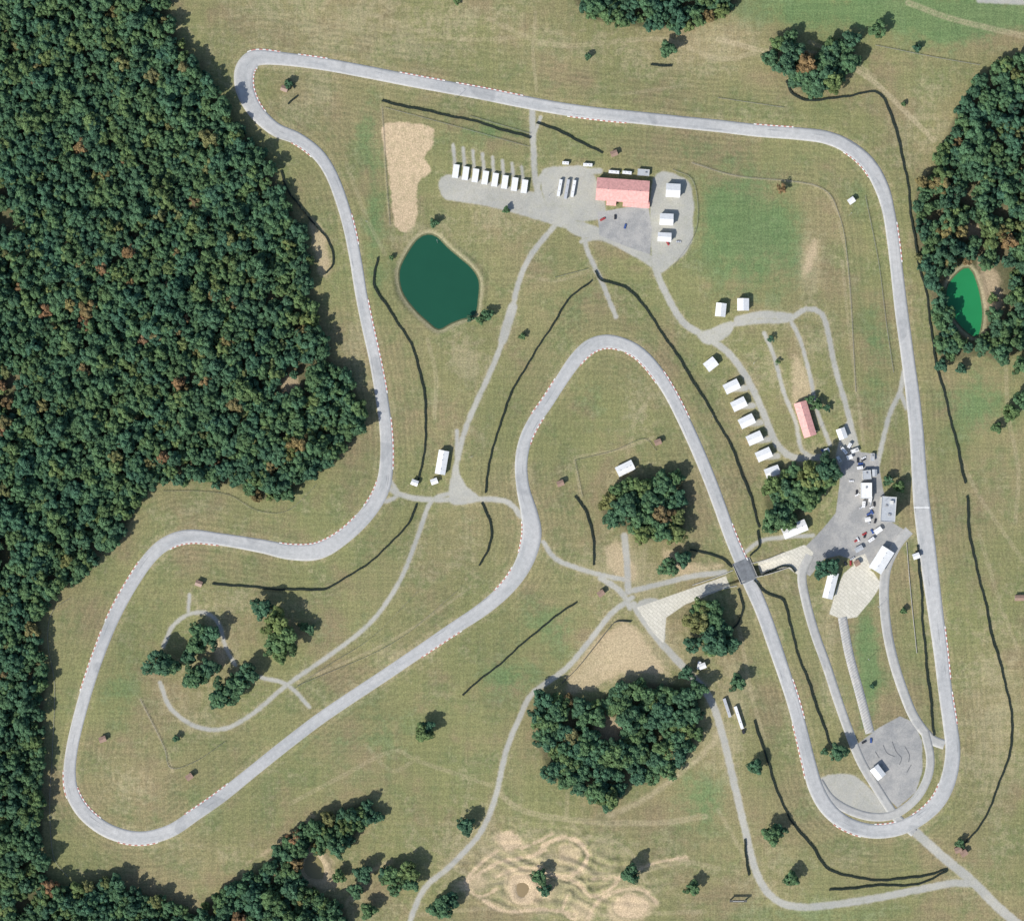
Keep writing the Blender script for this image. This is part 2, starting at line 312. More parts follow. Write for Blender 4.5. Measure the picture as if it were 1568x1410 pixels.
c=g.mix(g.math('MULTIPLY',g.math('MULTIPLY',near,g.ss(nL,.3,.6,.35,1)),g.ss(q_,-1,1,0,.5)),c,g.mix(1.0,c,(.76,.80,.80),'MULTIPLY'))
c=g.mix(g.ss(g.attr('trk'),-5.5,-3.5,0,.35),c,g.mix(1.,c,(1.2,1.15,1.15),'MULTIPLY'))
str1=g.noise(1,2,.5,g.vscale((.012,.45,1),.18));str2=g.noise(1,2,.5,g.vscale((.4,.015,1),.12))
c=g.mix(g.ss(str1,.38,.62,0,.5),c,g.mix(1.0,c,(.76,.8,.8),'MULTIPLY'))
c=g.mix(g.ss(str2,.4,.62,0,.5),c,g.mix(1.0,c,(1.22,1.18,1.15),'MULTIPLY'))
wo=g.math('MULTIPLY',g.attr('worn'),g.ss(nS,.3,.6,.4,1))
c=g.mix(wo,c,(.43,.36,.23))
edge=g.math('MULTIPLY',g.math('SUBTRACT',nS,.5),5.0);edgeF=g.math('MULTIPLY',g.math('SUBTRACT',nF,.5),3.0)
edgeB=g.math('ADD',g.math('MULTIPLY',g.math('SUBTRACT',g.noise(.07,4,.7),.5),16.0),edge)
def sd(n,a,b,e=edge,k=1.0): return g.ss(g.math('ADD',g.attr(n),g.math('MULTIPLY',e,k)),a,b)
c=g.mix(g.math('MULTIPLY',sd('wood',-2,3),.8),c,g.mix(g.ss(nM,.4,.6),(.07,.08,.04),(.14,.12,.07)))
c=g.mix(g.math('MULTIPLY',sd('pond',-6,-2.5,edge,.8),.7),c,(.36,.32,.20));c=g.mix(sd('pond',-1.8,-.8,edgeF,.3),c,(.12,.13,.07))
soil=g.mix(nM,(.60,.455,.30),(.47,.37,.24))
c=g.mix(g.math('MULTIPLY',sd('scuff',-3,4,edgeB,1.),.6),c,soil)
c=g.mix(g.math('MULTIPLY',sd('soil',-1.2,1.4,edge,1.2),g.ss(nS,.25,.6,.6,.95)),c,soil)
grv=g.mix(g.ss(nM,.35,.65),(.455,.44,.39),(.37,.365,.335));grv=g.mix(g.ss(nS,.4,.7,0,.4),grv,(.32,.32,.29))
c=g.mix(.75,c,g.grey(g.ss(nF,.2,.8,.66,1.34)),'MULTIPLY')
c=g.mix(g.math('MULTIPLY',sd('gravel',-1.2,1.2,edge,.45),g.ss(nS,.25,.6,.75,.95)),c,grv)
c=g.mix(sd('asph',-.6,.6,edge,.25),c,g.mix(g.ss(g.noise(.05,5,.7),.38,.62),(.37,.36,.34),(.275,.275,.27)))
bk=g.n.new('ShaderNodeTexBrick');bk.inputs['Scale'].default_value=.09;bk.inputs['Mortar Size'].default_value=.015;bk.inputs['Color1'].default_value=(1,1,1,1);bk.inputs['Color2'].default_value=(.9,.9,.89,1);bk.inputs['Mortar'].default_value=(.7,.7,.68,1);g.l.new(g.vscale((1,1,1),.7),bk.inputs['Vector'])
cc=g.mix(1.,g.mix(nS,(.70,.66,.55),(.55,.52,.45)),bk.outputs[0],'MULTIPLY')
c=g.mix(sd('conc',-.6,.6,edge,.2),c,cc)
c=g.mix(.5,c,g.grey(g.ss(nF,.2,.8,.8,1.2)),'MULTIPLY')
c=g.mix(.7,c,g.grey(g.ss(g.noise(2.2,1,.6),.2,.8,.8,1.2)),'MULTIPLY')
gme.materials.append(g.out(c))
addobj('ground',gme)
def mat(name,col,rough=.8,var=.12,sc=.6,spec=.3,metal=0):
    m=NT(name,rough,spec);m.b.inputs['Metallic'].default_value=metal
    tc=m.n.new('ShaderNodeTexCoord');v=m.noise(sc,4,.6,tc.outputs['Object'])
    return m.out(m.mix(1.0,col,m.grey(m.ss(v,.25,.75,1-var,1+var)),'MULTIPLY'))
def asph(name,c1,c2,groove=.35):
    m=NT(name,.9,.15);uv=m.n.new('ShaderNodeUVMap').outputs[0]
    sx=m.n.new('ShaderNodeSeparateXYZ');m.l.new(uv,sx.inputs[0]);v=sx.outputs[1]
    a=m.noise(.012,3,.6);b=m.noise(.25,4,.7);f=m.noise(1.5,3,.7)
    mp=m.n.new('ShaderNodeMapping');m.l.new(uv,mp.inputs[0]);mp.inputs['Scale'].default_value=(.02,1.6,1)
    s_=m.noise(1,4,.6,mp.outputs[0])
    c=m.mix(m.ss(a,.3,.7),c1,c2)
    c=m.mix(m.ss(s_,.42,.68,0,groove*1.6),c,m.mix(1.,c,(.72,.75,.77),'MULTIPLY'))
    vv=m.math('ABSOLUTE',m.math('SUBTRACT',v,.5))
    c=m.mix(m.ss(vv,.40,.5,0,.5),c,(.47,.455,.41))
    mp2=m.n.new('ShaderNodeMapping');m.l.new(uv,mp2.inputs[0]);mp2.inputs['Scale'].default_value=(.03,7,1)
    k=m.noise(1,2,.5,mp2.outputs[0]);c=m.mix(m.ss(k,.64,.72,0,.5),c,(.16,.17,.18))
    pt=m.noise(.02,2,.5);c=m.mix(m.ss(pt,.64,.67,0,.3),c,(.2,.21,.22))
    c=m.mix(.8,c,m.grey(m.ss(b,.25,.75,.88,1.12)),'MULTIPLY');c=m.mix(.8,c,m.grey(m.ss(f,.25,.75,.87,1.13)),'MULTIPLY')
    return m.out(c)
M_track=asph('track_asphalt',(.465,.46,.445),(.41,.41,.405));M_lane=asph('lane_asphalt',(.44,.43,.40),(.37,.365,.35),.3)
def stripmesh(name,C,W,zoff,ncross=6,closed=False,mats=(),hf=hbase,skirt=True,off=0.0):
    C=np.asarray(C,float);n=len(C)
    if closed: T=np.roll(C,-1,0)-np.roll(C,1,0)
    else: T=np.gradient(C,axis=0)
    T/=np.linalg.norm(T,axis=1)[:,None]+1e-9;N=np.stack([-T[:,1],T[:,0]],1)
    seg=np.linalg.norm(np.diff(C,axis=0),axis=1);s=np.concatenate([[0],np.cumsum(seg)])
    fr=list(np.linspace(-.5,.5,ncross+1));W=np.broadcast_to(W,(n,))
    cols=[];vs=[]
    if skirt: fr=[fr[0]]+fr+[fr[-1]]
    for k,f in enumerate(fr):
        xy=C+N*((f*W)+off)[:,None];z=hf(xy[:,0],xy[:,1])+zoff
        if skirt and k in(0,len(fr)-1): z=z-.35;xy=xy+N*(np.sign(f)*.12)
        cols.append(np.column_stack([xy,z]));vs.append(f+.5)
    K=len(fr);co=np.stack(cols,1).reshape(-1,3)
    rows=n if closed else n-1;fcs=[];uv=[]
    for i in range(rows):
        j=(i+1)%n;sj=s[i+1] if i+1<n else s[i]+2
        for k in range(K-1):
            fcs.append((i*K+k,j*K+k,j*K+k+1,i*K+k+1)[::-1])
            uv+=[(s[i],vs[k+1]),(sj,vs[k+1]),(sj,vs[k]),(s[i],vs[k])]
    me=mesh_np(name,co,np.array(fcs))
    u=me.uv_layers.new(name='UVMap');u.data.foreach_set('uv',np.array(uv,np.float32).ravel())
    for m in mats:me.materials.append(m)
    return addobj(name,me)
stripmesh('race_track',TR[:,:2],TR[:,2],.16,6,True,[M_track])
zo=.07
for k,(p,w) in LANES.items():
    stripmesh(k,catmull([P(*q) for q in p],False,2.0),w*S,zo,4,False,[M_lane]);zo+=.02
m=NT('marked_asphalt',.85,.2);uv=m.n.new('ShaderNodeUVMap').outputs[0];sx=m.n.new('ShaderNodeSeparateXYZ');m.l.new(uv,sx.inputs[0])
q=m.math('ADD',m.math('MULTIPLY',sx.outputs[0],.4),m.math('MULTIPLY',sx.outputs[1],1.6));fr_=m.math('FRACT',q)
c=m.mix(m.ss(m.noise(.15,4),.3,.7),(.42,.40,.37),(.33,.33,.32));c=m.mix(m.ss(fr_,.70,.78,0,.45),c,(.62,.61,.57));c=m.mix(.8,c,m.grey(m.ss(m.noise(1.2,3),.25,.75,.8,1.2)),'MULTIPLY')
stripmesh('grid_parking_strip',catmull([P(1290,945),P(1300,1000),P(1316,1060),P(1332,1122)],False,2.),14*S,.06,3,False,[m.out(c)])
M_mark=mat('tyre_mark',(.15,.155,.16),.9,.3)
for q in [[(1352,1140),(1358,1152),(1370,1158)],[(1366,1135),(1372,1150),(1380,1160),(1377,1170)],[(1385,1142),(1392,1155),(1391,1166)],[(1395,1170),(1388,1182)],[(1340,1150),(1346,1160)]]:
    stripmesh('tyre_mark',catmull([P(*a) for a in q],False,1.5),.7,.14,1,False,[M_mark],skirt=False)
m=NT('kerb_paint',.6,.3);uv=m.n.new('ShaderNodeUVMap').outputs[0];sx=m.n.new('ShaderNodeSeparateXYZ');m.l.new(uv,sx.inputs[0])
fr_=m.math('FRACT',m.math('MULTIPLY',sx.outputs[0],.2));c=m.mix(m.math('GREATER_THAN',fr_,.5),(.72,.70,.66),(.50,.22,.18));c=m.mix(.6,c,m.grey(m.ss(m.noise(.8,3),.2,.8,.7,1.2)),'MULTIPLY');M_kerb=m.out(c)
KERBS=[((397,108),(412,165)),((448,213),(482,237)),((455,82),(500,88)),((536,330),(546,375)),((562,460),(582,545)),((582,545),(597,600)),((575,735),(560,775)),((545,790),(430,828)),((215,862),(168,955)),((262,842),(335,836)),((155,965),(125,1060)),((116,1205),(150,1256)),((180,1286),(240,1287)),((285,1247),(350,1198)),((645,1008),(710,968)),((795,800),(790,845)),((785,870),(760,905)),((812,680),(832,640)),((820,640),(850,578)),((885,558),(945,543)),((955,545),(1000,590)),((1010,570),(1052,640)),((1155,191),(1215,196)),((1290,236),(1330,270)),((1371,340),(1384,400)),((1443,960),(1456,1040)),((1458,1060),(1466,1110)),((1280,1258),(1320,1277)),((1340,1261),(1372,1258)),((1395,1248),(1440,1200)),((1213,1110),(1236,1190)),((1130,800),(1150,855)),((610,113),(680,127)),((700,127),(800,150)),((380,83),(430,80)),((600,640),(596,720)),((100,1180),(104,1220)),((870,177),(960,186)),((1215,1040),(1232,1100))]
TRC=TR[:,:2];NTk=len(TR)
for a,b in KERBS:
    pa=np.array(P(*a));pb=np.array(P(*b));ia=int(np.argmin(((TRC-pa)**2).sum(1)));ib=int(np.argmin(((TRC-pb)**2).sum(1)))
    if (ib-ia)%NTk>NTk//2: ia,ib=ib,ia;pa,pb=pb,pa
    if ib<ia: ib+=NTk
    ids=[i%NTk for i in range(ia,ib+1)]
    if len(ids)<4: continue
    C=TRC[ids];W=TR[ids,2];t=C[1]-C[0];sd_=np.sign(t[0]*(pa-C[0])[1]-t[1]*(pa-C[0])[0]) or 1
    stripmesh('kerb',C,1.0,.21,1,False,[M_kerb],off=sd_*(W/2+.1))
M_white=mat('white_paint',(.75,.75,.73),.6);M_dk=mat('dark_rubber',(.030,.042,.034),.9,.3,2)
sl=catmull([P(1399,777),P(1423,777)],False,2.)
stripmesh('start_line',sl,.9,.185,1,False,[M_white],skirt=False)
i0=int(np.argmin(((TRC-np.array(P(1139,876)))**2).sum(1)));ids=range(i0-5,i0+6)
M_deck=mat('deck_asphalt',(.16,.17,.18),.85,.2,.3)
M_conc=mat('concrete',(.42,.40,.36),.85,.18,.5)
stripmesh('bridge_deck',TRC[list(ids)],27*S,.19,6,False,[M_deck])
# ------------------------------------------------------------ mesh builder
class MB:
    def __init__(s): s.v=[];s.f=[];s.mi=[];s.mats=[]
    def m(s,mt):
        if mt not in s.mats:s.mats.append(mt)
        return s.mats.index(mt)
    def add(s,vs,fs,mt):
        k=len(s.v);s.v+=vs;i=s.m(mt)
        for f in fs:s.f.append([k+a for a in f]);s.mi.append(i)
    def box(s,c,d,mt,rz=0,top=(1,1)):
        cx,cy,cz=c;a,b,h=d[0]/2,d[1]/2,d[2]/2;cr,sr=math.cos(rz),math.sin(rz);vs=[]
        for z,(kx,ky) in((-h,(1,1)),(h,top)):
            for x,y in((-a,-b),(a,-b),(a,b),(-a,b)):
                x*=kx;y*=ky;vs.append((cx+x*cr-y*sr,cy+x*sr+y*cr,cz+z))
        s.add(vs,[(3,2,1,0),(4,5,6,7),(0,1,5,4),(1,2,6,5),(2,3,7,6),(3,0,4,7)],mt)
    def cyl(s,c,r,h,mt,n=10,axis='z',r2=None):
        r2=r if r2 is None else r2;vs=[]
        for k,(rr,o) in enumerate(((r,-h/2),(r2,h/2))):
            for i in range(n):
                a=2*math.pi*i/n;x,y=rr*math.cos(a),rr*math.sin(a)
                vs.append((c[0]+x,c[1]+y,c[2]+o) if axis=='z' else ((c[0]+x,c[1]+o,c[2]+y)))
        s.add(vs,[tuple(range(n))[::-1],tuple(range(n,2*n))]+[(i,(i+1)%n,n+(i+1)%n,n+i) for i in range(n)],mt)
    def mesh(s,name):
        me=bpy.data.meshes.new(name);me.from_pydata(s.v,[],s.f)
        for m_ in s.mats:me.materials.append(m_)
        me.polygons.foreach_set('material_index',s.mi);me.update();return me
def roofmat(name,col,sc=2.0,var=.1):
    m=NT(name,.5,.4);tc=m.n.new('ShaderNodeTexCoord');sx=m.n.new('ShaderNodeSeparateXYZ');m.l.new(tc.outputs['Object'],sx.inputs[0])
    r=m.math('FRACT',m.math('MULTIPLY',sx.outputs[0],sc));c=m.mix(m.math('GREATER_THAN',r,.88),col,tuple(v*.75 for v in col))
    n=m.noise(.5,4,.6,tc.outputs['Object']);return m.out(m.mix(1.,c,m.grey(m.ss(n,.2,.8,1-var,1+var)),'MULTIPLY'))
R_w=roofmat('white_metal_roof',(.76,.76,.75));R_red=roofmat('red_metal_roof',(.72,.37,.33),1.2,.2);R_g=roofmat('grey_roof',(.42,.44,.46));R_b=roofmat('brown_shingle_roof',(.30,.20,.15),3,.2)
W_w=mat('wall_siding',(.62,.61,.57));W_t=mat('wall_tan',(.42,.36,.27));GL=mat('window_glass',(.03,.04,.05),.1,.1,1,.8);DOOR=mat('door_paint',(.22,.17,.13));MET=mat('steel',(.3,.3,.3),.5)
def building(name,px,py,w,d,rot=0,h=3.0,roof=R_w,wall=W_w,open_=False,pitch=.22,flat=False):
    w*=S;d*=S;b=MB()
    if d>w: w,d=d,w;rot+=90
    if open_:
        for x in np.linspace(-w/2+.3,w/2-.3,max(2,int(w/4)+1)):
            for y in(-d/2+.3,d/2-.3): b.box((x,y,h/2),(.25,.25,h),MET)
        b.box((0,-d/2+.2,h*.5),(w*.96,.12,h*.9),wall)
    else:
        b.box((0,0,h/2-.4),(w-.6,d-.6,h+.8),wall)
        nwin=max(2,int(w/3.2))
        for i in range(nwin):
            x=-w/2+w*(i+.5)/nwin
            for sy in(-1,1):
                yy=sy*(d/2-.3)
                if i==nwin//2: b.box((x,yy,1.05),(1.1,.08,2.1),DOOR);
                else: b.box((x,yy,1.7),(1.2,.08,1.1),GL);b.box((x,yy+sy*.05,1.1),(1.35,.1,.08),M_white)
        for sx_ in(-1,1):b.box((sx_*(w/2-.3),0,1.7),(.08,1.4,1.1),GL)
    if flat:
        b.box((0,0,h+.12),(w,d,.24),roof)
        for y in(-1,1):b.box((0,y*(d/2-.1),h+.39),(w,.2,.3),wall)
        for x in(-1,1):b.box((x*(w/2-.1),0,h+.39),(.2,d-.4,.3),wall)
        b.box((w*.2,0,h+.7),(1.6,1.3,.9),MET)
    else:
        a,c_=w/2+.25,d/2+.25;rh=c_*pitch*1.6
        vs=[(-a,-c_,h),(a,-c_,h),(a,0,h+rh),(-a,0,h+rh),(a,c_,h),(-a,c_,h)]
        vs2=[(x,y,z+.16) for x,y,z in vs]
        b.add(vs+vs2,[(6,7,8,9),(9,8,10,11),(3,2,1,0),(5,4,2,3),(0,1,7,6),(4,5,11,10),(1,2,8,7),(2,4,10,8),(3,0,6,9),(5,3,9,11)],roof)
        i=.35;b.add([(-a+i,-c_+.4,h-.02),(-a+i,c_-.4,h-.02),(-a+i,0,h+rh-.1)],[(0,2,1)],wall);b.add([(a-i,-c_+.4,h-.02),(a-i,c_-.4,h-.02),(a-i,0,h+rh-.1)],[(0,1,2)],wall)
        if w>14:
            for k in(-.28,.1,.33): b.cyl((w*k,0,h+rh+.3),.35,.6,MET,8)
    x,y=P(px,py);return addobj(name,b.mesh(name),None,(x,y,hz(x,y)+.05),math.radians(rot))
for q in[(1088,558,18,15,38),(1120,592,23,15,26),(1131,619,22,15,26),(1143,645,23,15,26),(1155,671,23,15,24),(1169,696,23,15,24),(1182,722,22,14,20)]:
    building('garage_shelter',q[0],q[1],q[2],q[3],q[4],5)
for q in[(1103,475,15,20,-6),(1137,467,17,18,0),(1030,293,21,20,-3),(1020,337,20,17,-3),(1017,364,20,13,-3)]:
    building('event_pavilion',*q,h=5.5)
building('storage_building',1216,810,38,17,22,5)
building('garage_building',1349,857,21,38,-32,6)
building('office_building',1271,896,15,40,-14,5)
building('timing_shed',1343,1181,15,19,38,5)
building('equipment_barn',677,708,15,36,-10,5.5)
building('picnic_pavilion',957,717,27,15,26,4.5)
building('ticket_office',1288,664,13,16,20,4);building('paddock_office',1325,751,17,24,0,6,flat=True)
building('fuel_station',1326,727,13,14,5,4.5,roof=R_g,flat=True);building('utility_shed',1315,840,12,7,30,2.6,roof=R_g)
building('storage_container',1308,690,12,6,20,2.6,flat=True);building('storage_container',1284,703,10,5,-60,2.6,flat=True);building('storage_container',1335,700,6,12,0,2.6,roof=R_g,flat=True)
building('paddock_shed',1344,812,12,7,35,3);building('paddock_shed',1300,700,8,6,20,3);building('paddock_shed',1338,724,7,10,0,3,roof=R_g);building('paddock_shed',1312,862,8,8,30,3,roof=R_b);building('paddock_shed',1265,690,8,6,20,3);building('paddock_shed',1328,795,8,6,10,3)
building('red_roof_workshop',1232,642,19,54,17,5.5,roof=R_red,wall=W_t)
building('clubhouse',953,293,80,34,-4,7,roof=R_red,wall=W_t);building('clubhouse_porch',974,312,40,12,-4,3.2,roof=R_red,open_=True);building('clubhouse_entrance',936,309,14,12,-4,3.2,roof=R_red,open_=True)
building('service_annex',985,265,18,10,-4,3.2,roof=R_g,flat=True)
for q in[(436,137),(158,1131),(305,893),(291,1188),(858,740),(1007,677),(1475,1305),(1466,1300),(635,739),(1303,308),(940,236),(920,908),(1402,851),(665,737),(1075,1019)]:
    white=q[0] in(635,1303,1402,1075,665)
    building('marshal_post',q[0],q[1],10 if white else 10,8,random.choice([20,-20,35]),4,roof=R_w if white else R_b,wall=W_t)
building('roadside_shelter',1561,915,16,8,0,3,roof=R_b)
b=MB();h=19
b.box((0,0,h/2),(12,21,h),W_w)
for f in range(5):
    z=2+f*3.6;b.box((0,0,z),(12.1,20.0,1.5),GL)
    b.box((0,0,z+1.1),(12.5,21.5,.25),M_conc)
b.box((0,0,h+.15),(13.4,23,.3),R_g)
for y in(-1,1):b.box((0,y*11.4,h+.6),(13.4,.2,.6),W_w)
for x in(-1,1):b.box((x*6.6,0,h+.6),(.2,22.6,.6),W_w)
b.box((1,-5,h+.9),(2.4,2,1.2),MET);b.box((-2,3,h+.8),(2,1.6,1),MET);b.box((2.5,6.5,h+1.3),(3,3,2),W_w)
b.cyl((-3,8,h+3),.12,6,MET,6)
for i in range(14):b.box((7.0,-9+i*.9,.6+i*.9),(1.4,.9,.12),MET)
x,y=P(1356,779);addobj('control_tower',b.mesh('control_tower'),None,(x,y,hz(x,y)),math.radians(-4))
b=MB();T=TRC[i0+1]-TRC[i0];ang=math.atan2(T[1],T[0]);z0=float(hbase(TRC[i0][0],TRC[i0][1]))
b.box((0,0,-.35),(17,27*S,.7),M_conc)
for y in(-1,1):b.box((0,y*(27*S/2+.2),.45),(20,.35,1.4),M_conc)
for x in(-1,1):b.box((x*5.4,0,-3.2),(.8,27*S,5.0),M_conc)
addobj('track_overbridge',b.mesh('track_overbridge'),None,(TRC[i0][0],TRC[i0][1],z0-.02),ang)
M_wall=mat('weathered_wall',(.10,.10,.09),.9,.25)
def wall(name,pts,w,h,m_,zb=-.5,hf=hbase):
    C=catmull([P(*p) for p in pts],False,2.5);n=len(C);T=np.gradient(C,axis=0);T/=np.linalg.norm(T,axis=1)[:,None];N=np.stack([-T[:,1],T[:,0]],1)
    co=[]
    for sgn,z in((-.5,zb),(-.5,h),(.5,h),(.5,zb)):
        q=C+N*sgn*w;co.append(np.column_stack([q,hf(C[:,0],C[:,1])+z]))
    co=np.stack(co,1).reshape(-1,3);f=[]
    for i in range(n-1):
        for k in range(3):f.append((i*4+k,(i+1)*4+k,(i+1)*4+k+1,i*4+k+1))
    f.append((0,1,2,3));k=(n-1)*4;f.append((k+3,k+2,k+1,k))
    me=mesh_np(name,co,np.array(f),False);me.materials.append(m_);return addobj(name,me)
wall('retaining_wall',[(1150,863),(1175,856),(1200,846)],.6,.9,M_conc,-5.5);wall('retaining_wall',[(1156,884),(1180,878),(1210,868)],.6,.9,M_conc,-5.5)
wall('retaining_wall',[(1122,873),(1095,884),(1060,896)],.6,.9,M_conc,-5.5);wall('retaining_wall',[(1128,897),(1100,903),(1065,915)],.6,.9,M_conc,-5.5)
wall('pit_wall',[(1388,830),(1392,880),(1398,940),(1404,1000)],.4,1.0,M_conc)
# ------------------------------------------------------------ tyre walls
TY=[[(585,155),(640,168),(720,185),(812,212)],[(822,188),(870,208),(922,235)],[(578,395),(574,440),(600,480),(630,530),(645,580),(652,640),(648,700),(641,735)],
[(905,430),(870,460),(835,515),(800,570),(775,620),(760,670),(748,710),(744,755)],[(912,415),(922,430),(965,445),(1000,490),(1040,550),(1080,615),(1115,675),(1145,750),(1163,808)],
[(638,772),(625,800),(600,830),(560,865),(520,890),(485,903),(400,900),(325,893)],[(738,770),(752,810),(748,840),(733,865)],[(880,760),(898,785),(908,830),(910,865)],
[(882,922),(830,960),(775,1008),(708,1063)],[(1057,842),(1100,852),(1120,868)],[(1130,902),(1138,930),(1128,955),(1110,968)],[(1148,850),(1162,835),(1160,812)],[(1155,888),(1172,908),(1200,920),(1210,960),(1225,1010),(1243,1060),(1262,1115),(1272,1140),(1290,1152)],[(1168,880),(1205,866),(1218,875)],
[(1155,1103),(1175,1165),(1202,1240),(1240,1292),(1270,1330),(1330,1346),(1400,1343),(1450,1330)],
[(1203,125),(1215,145),(1245,155),(1295,148),(1340,142),(1360,165),(1375,215),(1388,270),(1395,330),(1405,395),(1420,460),(1430,540),(1445,600),(1460,660),(1478,740)],
[(1480,760),(1486,830),(1505,910),(1520,980),(1540,1050),(1550,1120),(1537,1180),(1502,1262),(1465,1300)],[(430,262),(445,298),(475,335),(500,365),(511,400),(500,420)],
[(1404,835),(1410,900),(1415,980),(1422,1050),(1430,1125)],[(440,122),(452,135)],[(442,160),(455,148)],[(997,99),(1028,101)],[(1270,1362),(1340,1356),(1410,1352),(1450,1332)],[(1140,1285),(1146,1340)]]
for pl in TY:
    C=catmull([P(*p) for p in pl],False,1.0)
    seg=np.linalg.norm(np.diff(C,axis=0),axis=1);s=np.concatenate([[0],np.cumsum(seg)]);ss_=np.arange(0,s[-1],.84)
    X=np.interp(ss_,s,C[:,0]);Y=np.interp(ss_,s,C[:,1]);tx=np.gradient(X);ty=np.gradient(Y);L=np.hypot(tx,ty);nxx,nyy=-ty/L,tx/L
    b=MB()
    ca=[(math.cos(a),math.sin(a)) for a in np.linspace(0,2*math.pi,9)[:-1]]
    ph=random.uniform(0,6)
    for r in(-.42,.42):
        for i in range(len(X)):
            wig=.45*math.sin(i*.11+ph)+.2*math.sin(i*.37)
            x=X[i]+nxx[i]*(r+wig)+random.uniform(-.1,.1);y=Y[i]+nyy[i]*(r+wig)+random.uniform(-.1,.1);z=hz(x,y)-.1;hh=1.6+random.uniform(-.25,.2)+.3*math.sin(i*.05)
            vs=[(x+c_*.43,y+s_*.43,z) for c_,s_ in ca]+[(x+c_*.43,y+s_*.43,z+hh) for c_,s_ in ca]+[(x,y,z+hh-.25)]
            b.add(vs,[(k,(k+1)%8,8+(k+1)%8,8+k) for k in range(8)]+[(8+k,8+(k+1)%8,16) for k in range(8)],M_dk)
    addobj('tire_wall',b.mesh('tire_wall'))
wall('timber_wall',[(860,1046),(882,1025),(908,993),(930,965),(943,952),(966,952)],.5,2.2,M_wall)
FENCE=[[(585,165),(590,250),(597,345)],[(720,178),(812,205)],[(1060,250),(1130,270),(1250,285),(1285,330),(1300,420),(1310,600)],[(880,705),(940,690),(985,672),(1005,690)],[(880,705),(892,760)],[(215,1070),(250,1140),(262,1175),(300,1165),(345,1135)],[(850,425),(900,412)],[(1340,70),(1390,80),(1440,90),(1500,100)],[(455,1050),(600,985),(700,905)],
 [(108,915),(80,938),(74,985),(84,1050),(80,1150),(76,1230),(82,1310),(104,1342)],[(250,752),(300,752),(350,758),(395,782),(440,782),(485,742)],[(1325,300),(1345,400),(1358,500),(1368,570)],[(1030,260),(1062,280),(1066,350),(1030,410)],[(590,165),(720,200),(810,225)],[(1100,150),(1200,165)],[(640,905),(570,975),(500,1020),(450,1055)]]
for fl in FENCE:
    C=catmull([P(*p) for p in fl],False,3.);b=MB()
    for i,(x,y) in enumerate(C):
        z=hz(x,y);b.box((x,y,z+.8),(.16,.16,1.7),MET)
        if i+1<len(C):
            x2,y2=C[i+1];L=math.hypot(x2-x,y2-y);a=math.atan2(y2-y,x2-x)
            for zz in(.4,.9,1.45):b.box(((x+x2)/2,(y+y2)/2,(z+hz(x2,y2))/2+zz),(L,.07,.12),MET,a)
    addobj('post_and_rail_fence',b.mesh('fence'))
# ------------------------------------------------------------ water
def pond(poly,level,col,name='pond'):
    c0=np.mean([P(*q) for q in poly],axis=0)
    pts=catmull([P(*p) for p in poly],True,3.);cx,cy=pts.mean(0);z=float(hbase(*c0))+level
    d=pts-[cx,cy];L=np.linalg.norm(d,axis=1)[:,None];pts=pts+d/L*1.5
    me=bpy.data.meshes.new(name);me.from_pydata([(p[0],p[1],z) for p in pts],[],[list(range(len(pts)))]);me.update()
    if me.polygons[0].normal.z<0:me.flip_normals()
    m=NT(name+'_water',.14,.3);n=m.noise(.03,3);c=m.mix(n,col,tuple(v*1.3 for v in col));c=m.mix(m.ss(m.noise(.5,3,.7),.72,.8,0,.3),c,(.08,.13,.08))
    bp=m.n.new('ShaderNodeBump');bp.inputs['Strength'].default_value=.15;m.l.new(m.noise(1.5,2),bp.inputs['Height']);m.l.new(bp.outputs[0],m.b.inputs['Normal'])
    me.materials.append(m.out(c));addobj(name,me)
pond(POND1,-.6,(.012,.066,.038));pond(POND2,-.6,(.018,.19,.065));pond(POND3,-.6,(.22,.19,.09));pond(POND4,-.6,(.24,.18,.10))
# ------------------------------------------------------------ trees
m=NT('leaves',.8,.1)
oin=m.n.new('ShaderNodeObjectInfo');oi=oin.outputs['Random'];cl=m.attr('clump')
cr=m.n.new('ShaderNodeValToRGB');m.l.new(oi,cr.inputs[0]);e=cr.color_ramp;e.interpolation='LINEAR'
stops=[(0,(.046,.104,.066)),(.3,(.054,.118,.068)),(.62,(.066,.132,.066)),(.87,(.084,.145,.062)),(.95,(.105,.150,.058)),(.98,(.145,.135,.062)),(1,(.18,.115,.068))]
e.elements[0].position=0;e.elements[0].color=(*stops[0][1],1);e.elements[1].position=1;e.elements[1].color=(*stops[-1][1],1)
for p_,c_ in stops[1:-1]:
    k=e.elements.new(p_);k.color=(*c_,1)
reg=m.noise(.012,3,.6,oin.outputs['Location'])
c=m.mix(m.ss(reg,.35,.65),cr.outputs[0],m.mix(1.,cr.outputs[0],(1.2,1.06,.94),'MULTIPLY'))
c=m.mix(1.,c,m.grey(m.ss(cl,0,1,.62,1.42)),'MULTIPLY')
M_leaf=m.out(c);M_bark=mat('bark',(.09,.075,.06),.95,.3,3)
